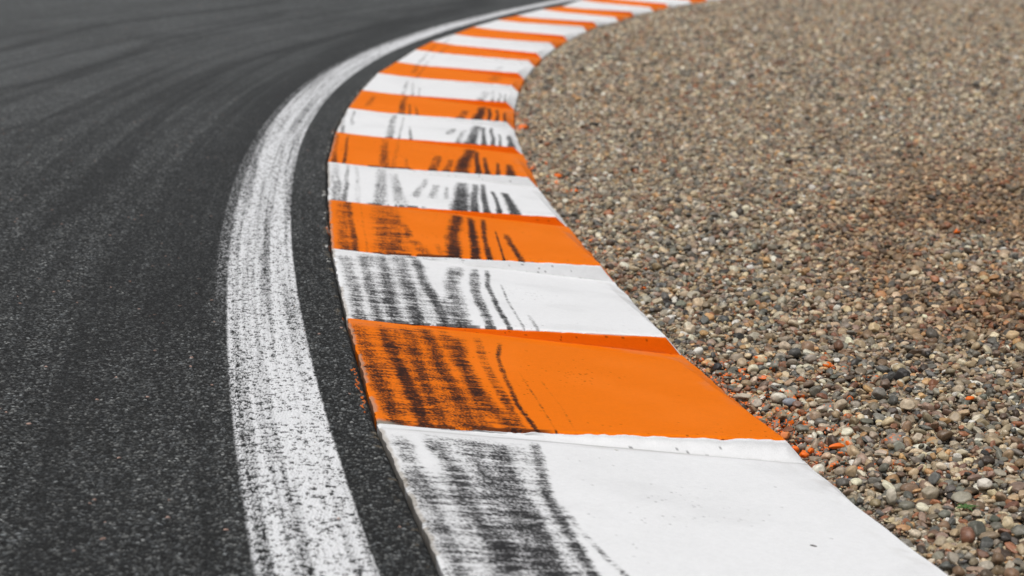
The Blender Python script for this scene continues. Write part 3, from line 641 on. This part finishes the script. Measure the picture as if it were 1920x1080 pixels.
# gravel level: a shallow trough right beside the kerb
lvl = GZ - .012 * np.exp(-(np.clip(d, 0, 9) / .05)) + undul(x, z) * sstep(.0, .35, d)
zz = pt[:, 2] + lvl
ci = rng.choice(len(PAL), n, p=PW); colr = PAL[ci] * (rng.uniform(.68, 1.32, (n, 1))) * (1 + rng.normal(0, .025, (n, 3)))
warm = sstep(.48, .62, fbm(x * .9, z * .55, 600, 3)) * sstep(.2, 1.0, d)
colr = colr * (1 - warm[:, None] * (.06 + .70 * sstep(.12, .20, x / z) * sstep(11, 7, z))[:, None] * np.array([.25, .5, .75]))
dusty = sstep(5.0, 9.0, z)[:, None]                        # the drier, sandier far part of the trap
colr = colr * (1 - .12 * dusty) + np.array([.40, .34, .27]) * .12 * dusty
colr = colr ** 1.2 * np.array([1.24, 1.18, 1.08])
lum = colr.mean(1, keepdims=True); colr = np.clip(lum * np.array([1.04, 1.0, .93]) * .24 + colr * .76, .010, .66) * np.array([1.0, .95, .86])
# overspray of orange paint next to the orange blocks
pnt = np.zeros(n)
bf = KR[2:, 1]
for b in range(0, 14, 2):
    if b + 3 >= len(KR): continue
    z0_, z1_ = KR[b + 2, 1], KR[b + 3, 1]
    zone = sstep(z0_ - .12, z0_ + .02, z) * sstep(z1_ + .10, z1_ - .05, z)
    pr = zone * np.exp(-np.clip(d, 0, 9) / (.10 if b == 0 else .035)) * (1.0 if b == 0 else .5 if b in (2, 4, 6) else .2)
    hit = rng.random(n) < pr
    pnt = np.where(hit, rng.uniform(.33, .52, n) + .08 * np.exp(-np.clip(d, 0, 9) / .02), pnt)
stray = (rng.random(n) < .0010) & (z < 9); pnt = np.where(stray, .55, pnt)
brick = rng.random(n) < .022; colr[brick] = np.array([.30, .12, .055]) * rng.uniform(.6, 1.2, (brick.sum(), 1))
rot = np.stack([rng.normal(0, .42, n), rng.normal(0, .42, n), th], -1)
zz = zz + rng.normal(0, .0022, n) * (a_ > .0045)

def gravel_object():
    me = bpy.data.meshes.new('gravel'); me.vertices.add(n)
    me.vertices.foreach_set('co', np.stack([x, z, zz], -1).astype(np.float32).ravel())
    def at(nm, ty, key, arr):
        at_ = me.attributes.new(nm, ty, 'POINT'); at_.data.foreach_set(key, np.ascontiguousarray(arr).ravel())
    at('rot', 'FLOAT_VECTOR', 'vector', rot.astype(np.float32)); at('scl', 'FLOAT_VECTOR', 'vector', np.stack([a_, b_, c_], -1).astype(np.float32))
    at('tint', 'FLOAT_VECTOR', 'vector', colr.astype(np.float32)); at('paint', 'FLOAT', 'value', pnt.astype(np.float32))
    at('seed', 'FLOAT', 'value', rng.uniform(0, 100, n).astype(np.float32)); at('pick', 'INT', 'value', rng.integers(0, NS, n).astype(np.int32))
    o = add('gravel', me, pebble_mat, 'bed of small rounded mixed pebbles filling the gravel trap beside the kerb', 'gravel', kind='stuff')
    ng = bpy.data.node_groups.new('gravel_scatter', 'GeometryNodeTree')
    ng.interface.new_socket('Geometry', in_out='INPUT', socket_type='NodeSocketGeometry')
    ng.interface.new_socket('Geometry', in_out='OUTPUT', socket_type='NodeSocketGeometry')
    gi = ng.nodes.new('NodeGroupInput'); go = ng.nodes.new('NodeGroupOutput')
    ip = ng.nodes.new('GeometryNodeInstanceOnPoints'); ci_ = ng.nodes.new('GeometryNodeCollectionInfo')
    ci_.inputs['Collection'].default_value = shapes; ci_.inputs['Separate Children'].default_value = True; ci_.inputs['Reset Children'].default_value = True
    ip.inputs['Pick Instance'].default_value = True
    def na(nm, ty):
        q = ng.nodes.new('GeometryNodeInputNamedAttribute'); q.data_type = ty; q.inputs['Name'].default_value = nm; return q.outputs['Attribute']
    ng.links.new(gi.outputs[0], ip.inputs['Points']); ng.links.new(ci_.outputs[0], ip.inputs['Instance'])
    ng.links.new(na('pick', 'INT'), ip.inputs['Instance Index'])
    ng.links.new(na('rot', 'FLOAT_VECTOR'), ip.inputs['Rotation']); ng.links.new(na('scl', 'FLOAT_VECTOR'), ip.inputs['Scale'])
    ng.links.new(ip.outputs[0], go.inputs[0])
    md = o.modifiers.new('scatter', 'NODES'); md.node_group = ng
    return o
gravel_object()
print('gravel stones', n)

# individual stones lying on the gravel
for nm, sx, sz, a, bb, cc, yaw, sd, lump, colc, pn, lab in STONES:
    me = pebble_mesh(nm, 900 + sd, 4, lump=lump, ang=.25 if lump > .04 else 0)
    me.transform(__import__('mathutils').Matrix.Diagonal((a, bb, cc, 1)))
    dk = max(0, sx - float(kerb_foot(sz)))
    lv = GZ - .012 * math.exp(-dk / .05) + float(undul(np.array([sx]), np.array([sz]))[0]) * float(sstep(0, .35, np.array([dk]))[0])
    add(nm, me, stone_mat('stone_' + str(sd), False, colc, pn, .6, spots=tuple(min(.8, q * 1.5) for q in colc)), lab,
        'paint lump' if nm == 'paint_lump' else nm, loc=(sx, sz, max(lv, GZ - .004) + cc * .62 + .003), rot=(random.uniform(-.1, .1), random.uniform(-.1, .1), yaw))

# small weed in the gravel
m, nt, b = new_mat('weed_leaf'); b.inputs['Base Color'].default_value = (.06, .13, .03, 1); b.inputs['Roughness'].default_value = .55
V, F = [], []
lv = GZ + float(undul(np.array([.86]), np.array([3.64]))[0])
for i in range(9):
    an = i * 2.4 + .3; Ln = .018 + .012 * random.random(); wd = .0036; el = .35 + .5 * random.random()
    for j in range(6):
        t = j / 5; rr_ = Ln * t; hh = Ln * (math.sin(el) * t - .45 * t * t); w_ = wd * math.sin(math.pi * (.08 + .9 * t)) * (1.25 if j % 2 else .8)
        cx, cy = math.cos(an) * rr_, math.sin(an) * rr_; px_, py_ = -math.sin(an) * w_, math.cos(an) * w_
        V += [(cx - px_, cy - py_, hh + .0005), (cx, cy, hh - .0006), (cx + px_, cy + py_, hh + .0005)]
    o0 = i * 18
    for j in range(5):
        F += [(o0 + j * 3, o0 + j * 3 + 1, o0 + j * 3 + 4, o0 + j * 3 + 3), (o0 + j * 3 + 1, o0 + j * 3 + 2, o0 + j * 3 + 5, o0 + j * 3 + 4)]
add('weed', raw_mesh('weed', np.array(V), np.array(F)), m, 'tiny green weed sprouting between the pebbles at lower right', 'weed', loc=(.86, 3.64, lv + .004))

# bits lying on the near white block
def on_block(b, u, v):
    n_, f_ = b + 2, b + 3
    A = KL[f_] * (1 - u) + KR[f_] * u; B = KL[n_] * (1 - u) + KR[n_] * u; q = A * (1 - v) + B * v
    return (q[0], q[1], .004 - DROP * u + STEP.get(b, .039) * v * float(prof(np.array(u), b)))
for nm, u_, v_, sz_, colc, lab, cat in (('dead_leaf', .77, .654, (.0062, .0024, .0010), (.045, .03, .03), 'tiny dark curled leaf on the near white kerb block', 'leaf'),
                                   ('paint_chip', .536, .054, (.0050, .0022, .0012), (.55, .54, .52), 'pale grey chip at the far end of the near white kerb block', 'paint chip')):
    me = pebble_mesh(nm, int(u_ * 1000), 3, lump=.12); me.transform(__import__('mathutils').Matrix.Diagonal((*sz_, 1)))
    p_ = on_block(-1, u_, v_)
    add(nm, me, stone_mat(nm, False, colc, 0, .8), lab, cat, loc=(p_[0], p_[1], p_[2] + sz_[2] * .8), rot=(0, .13, -.35))
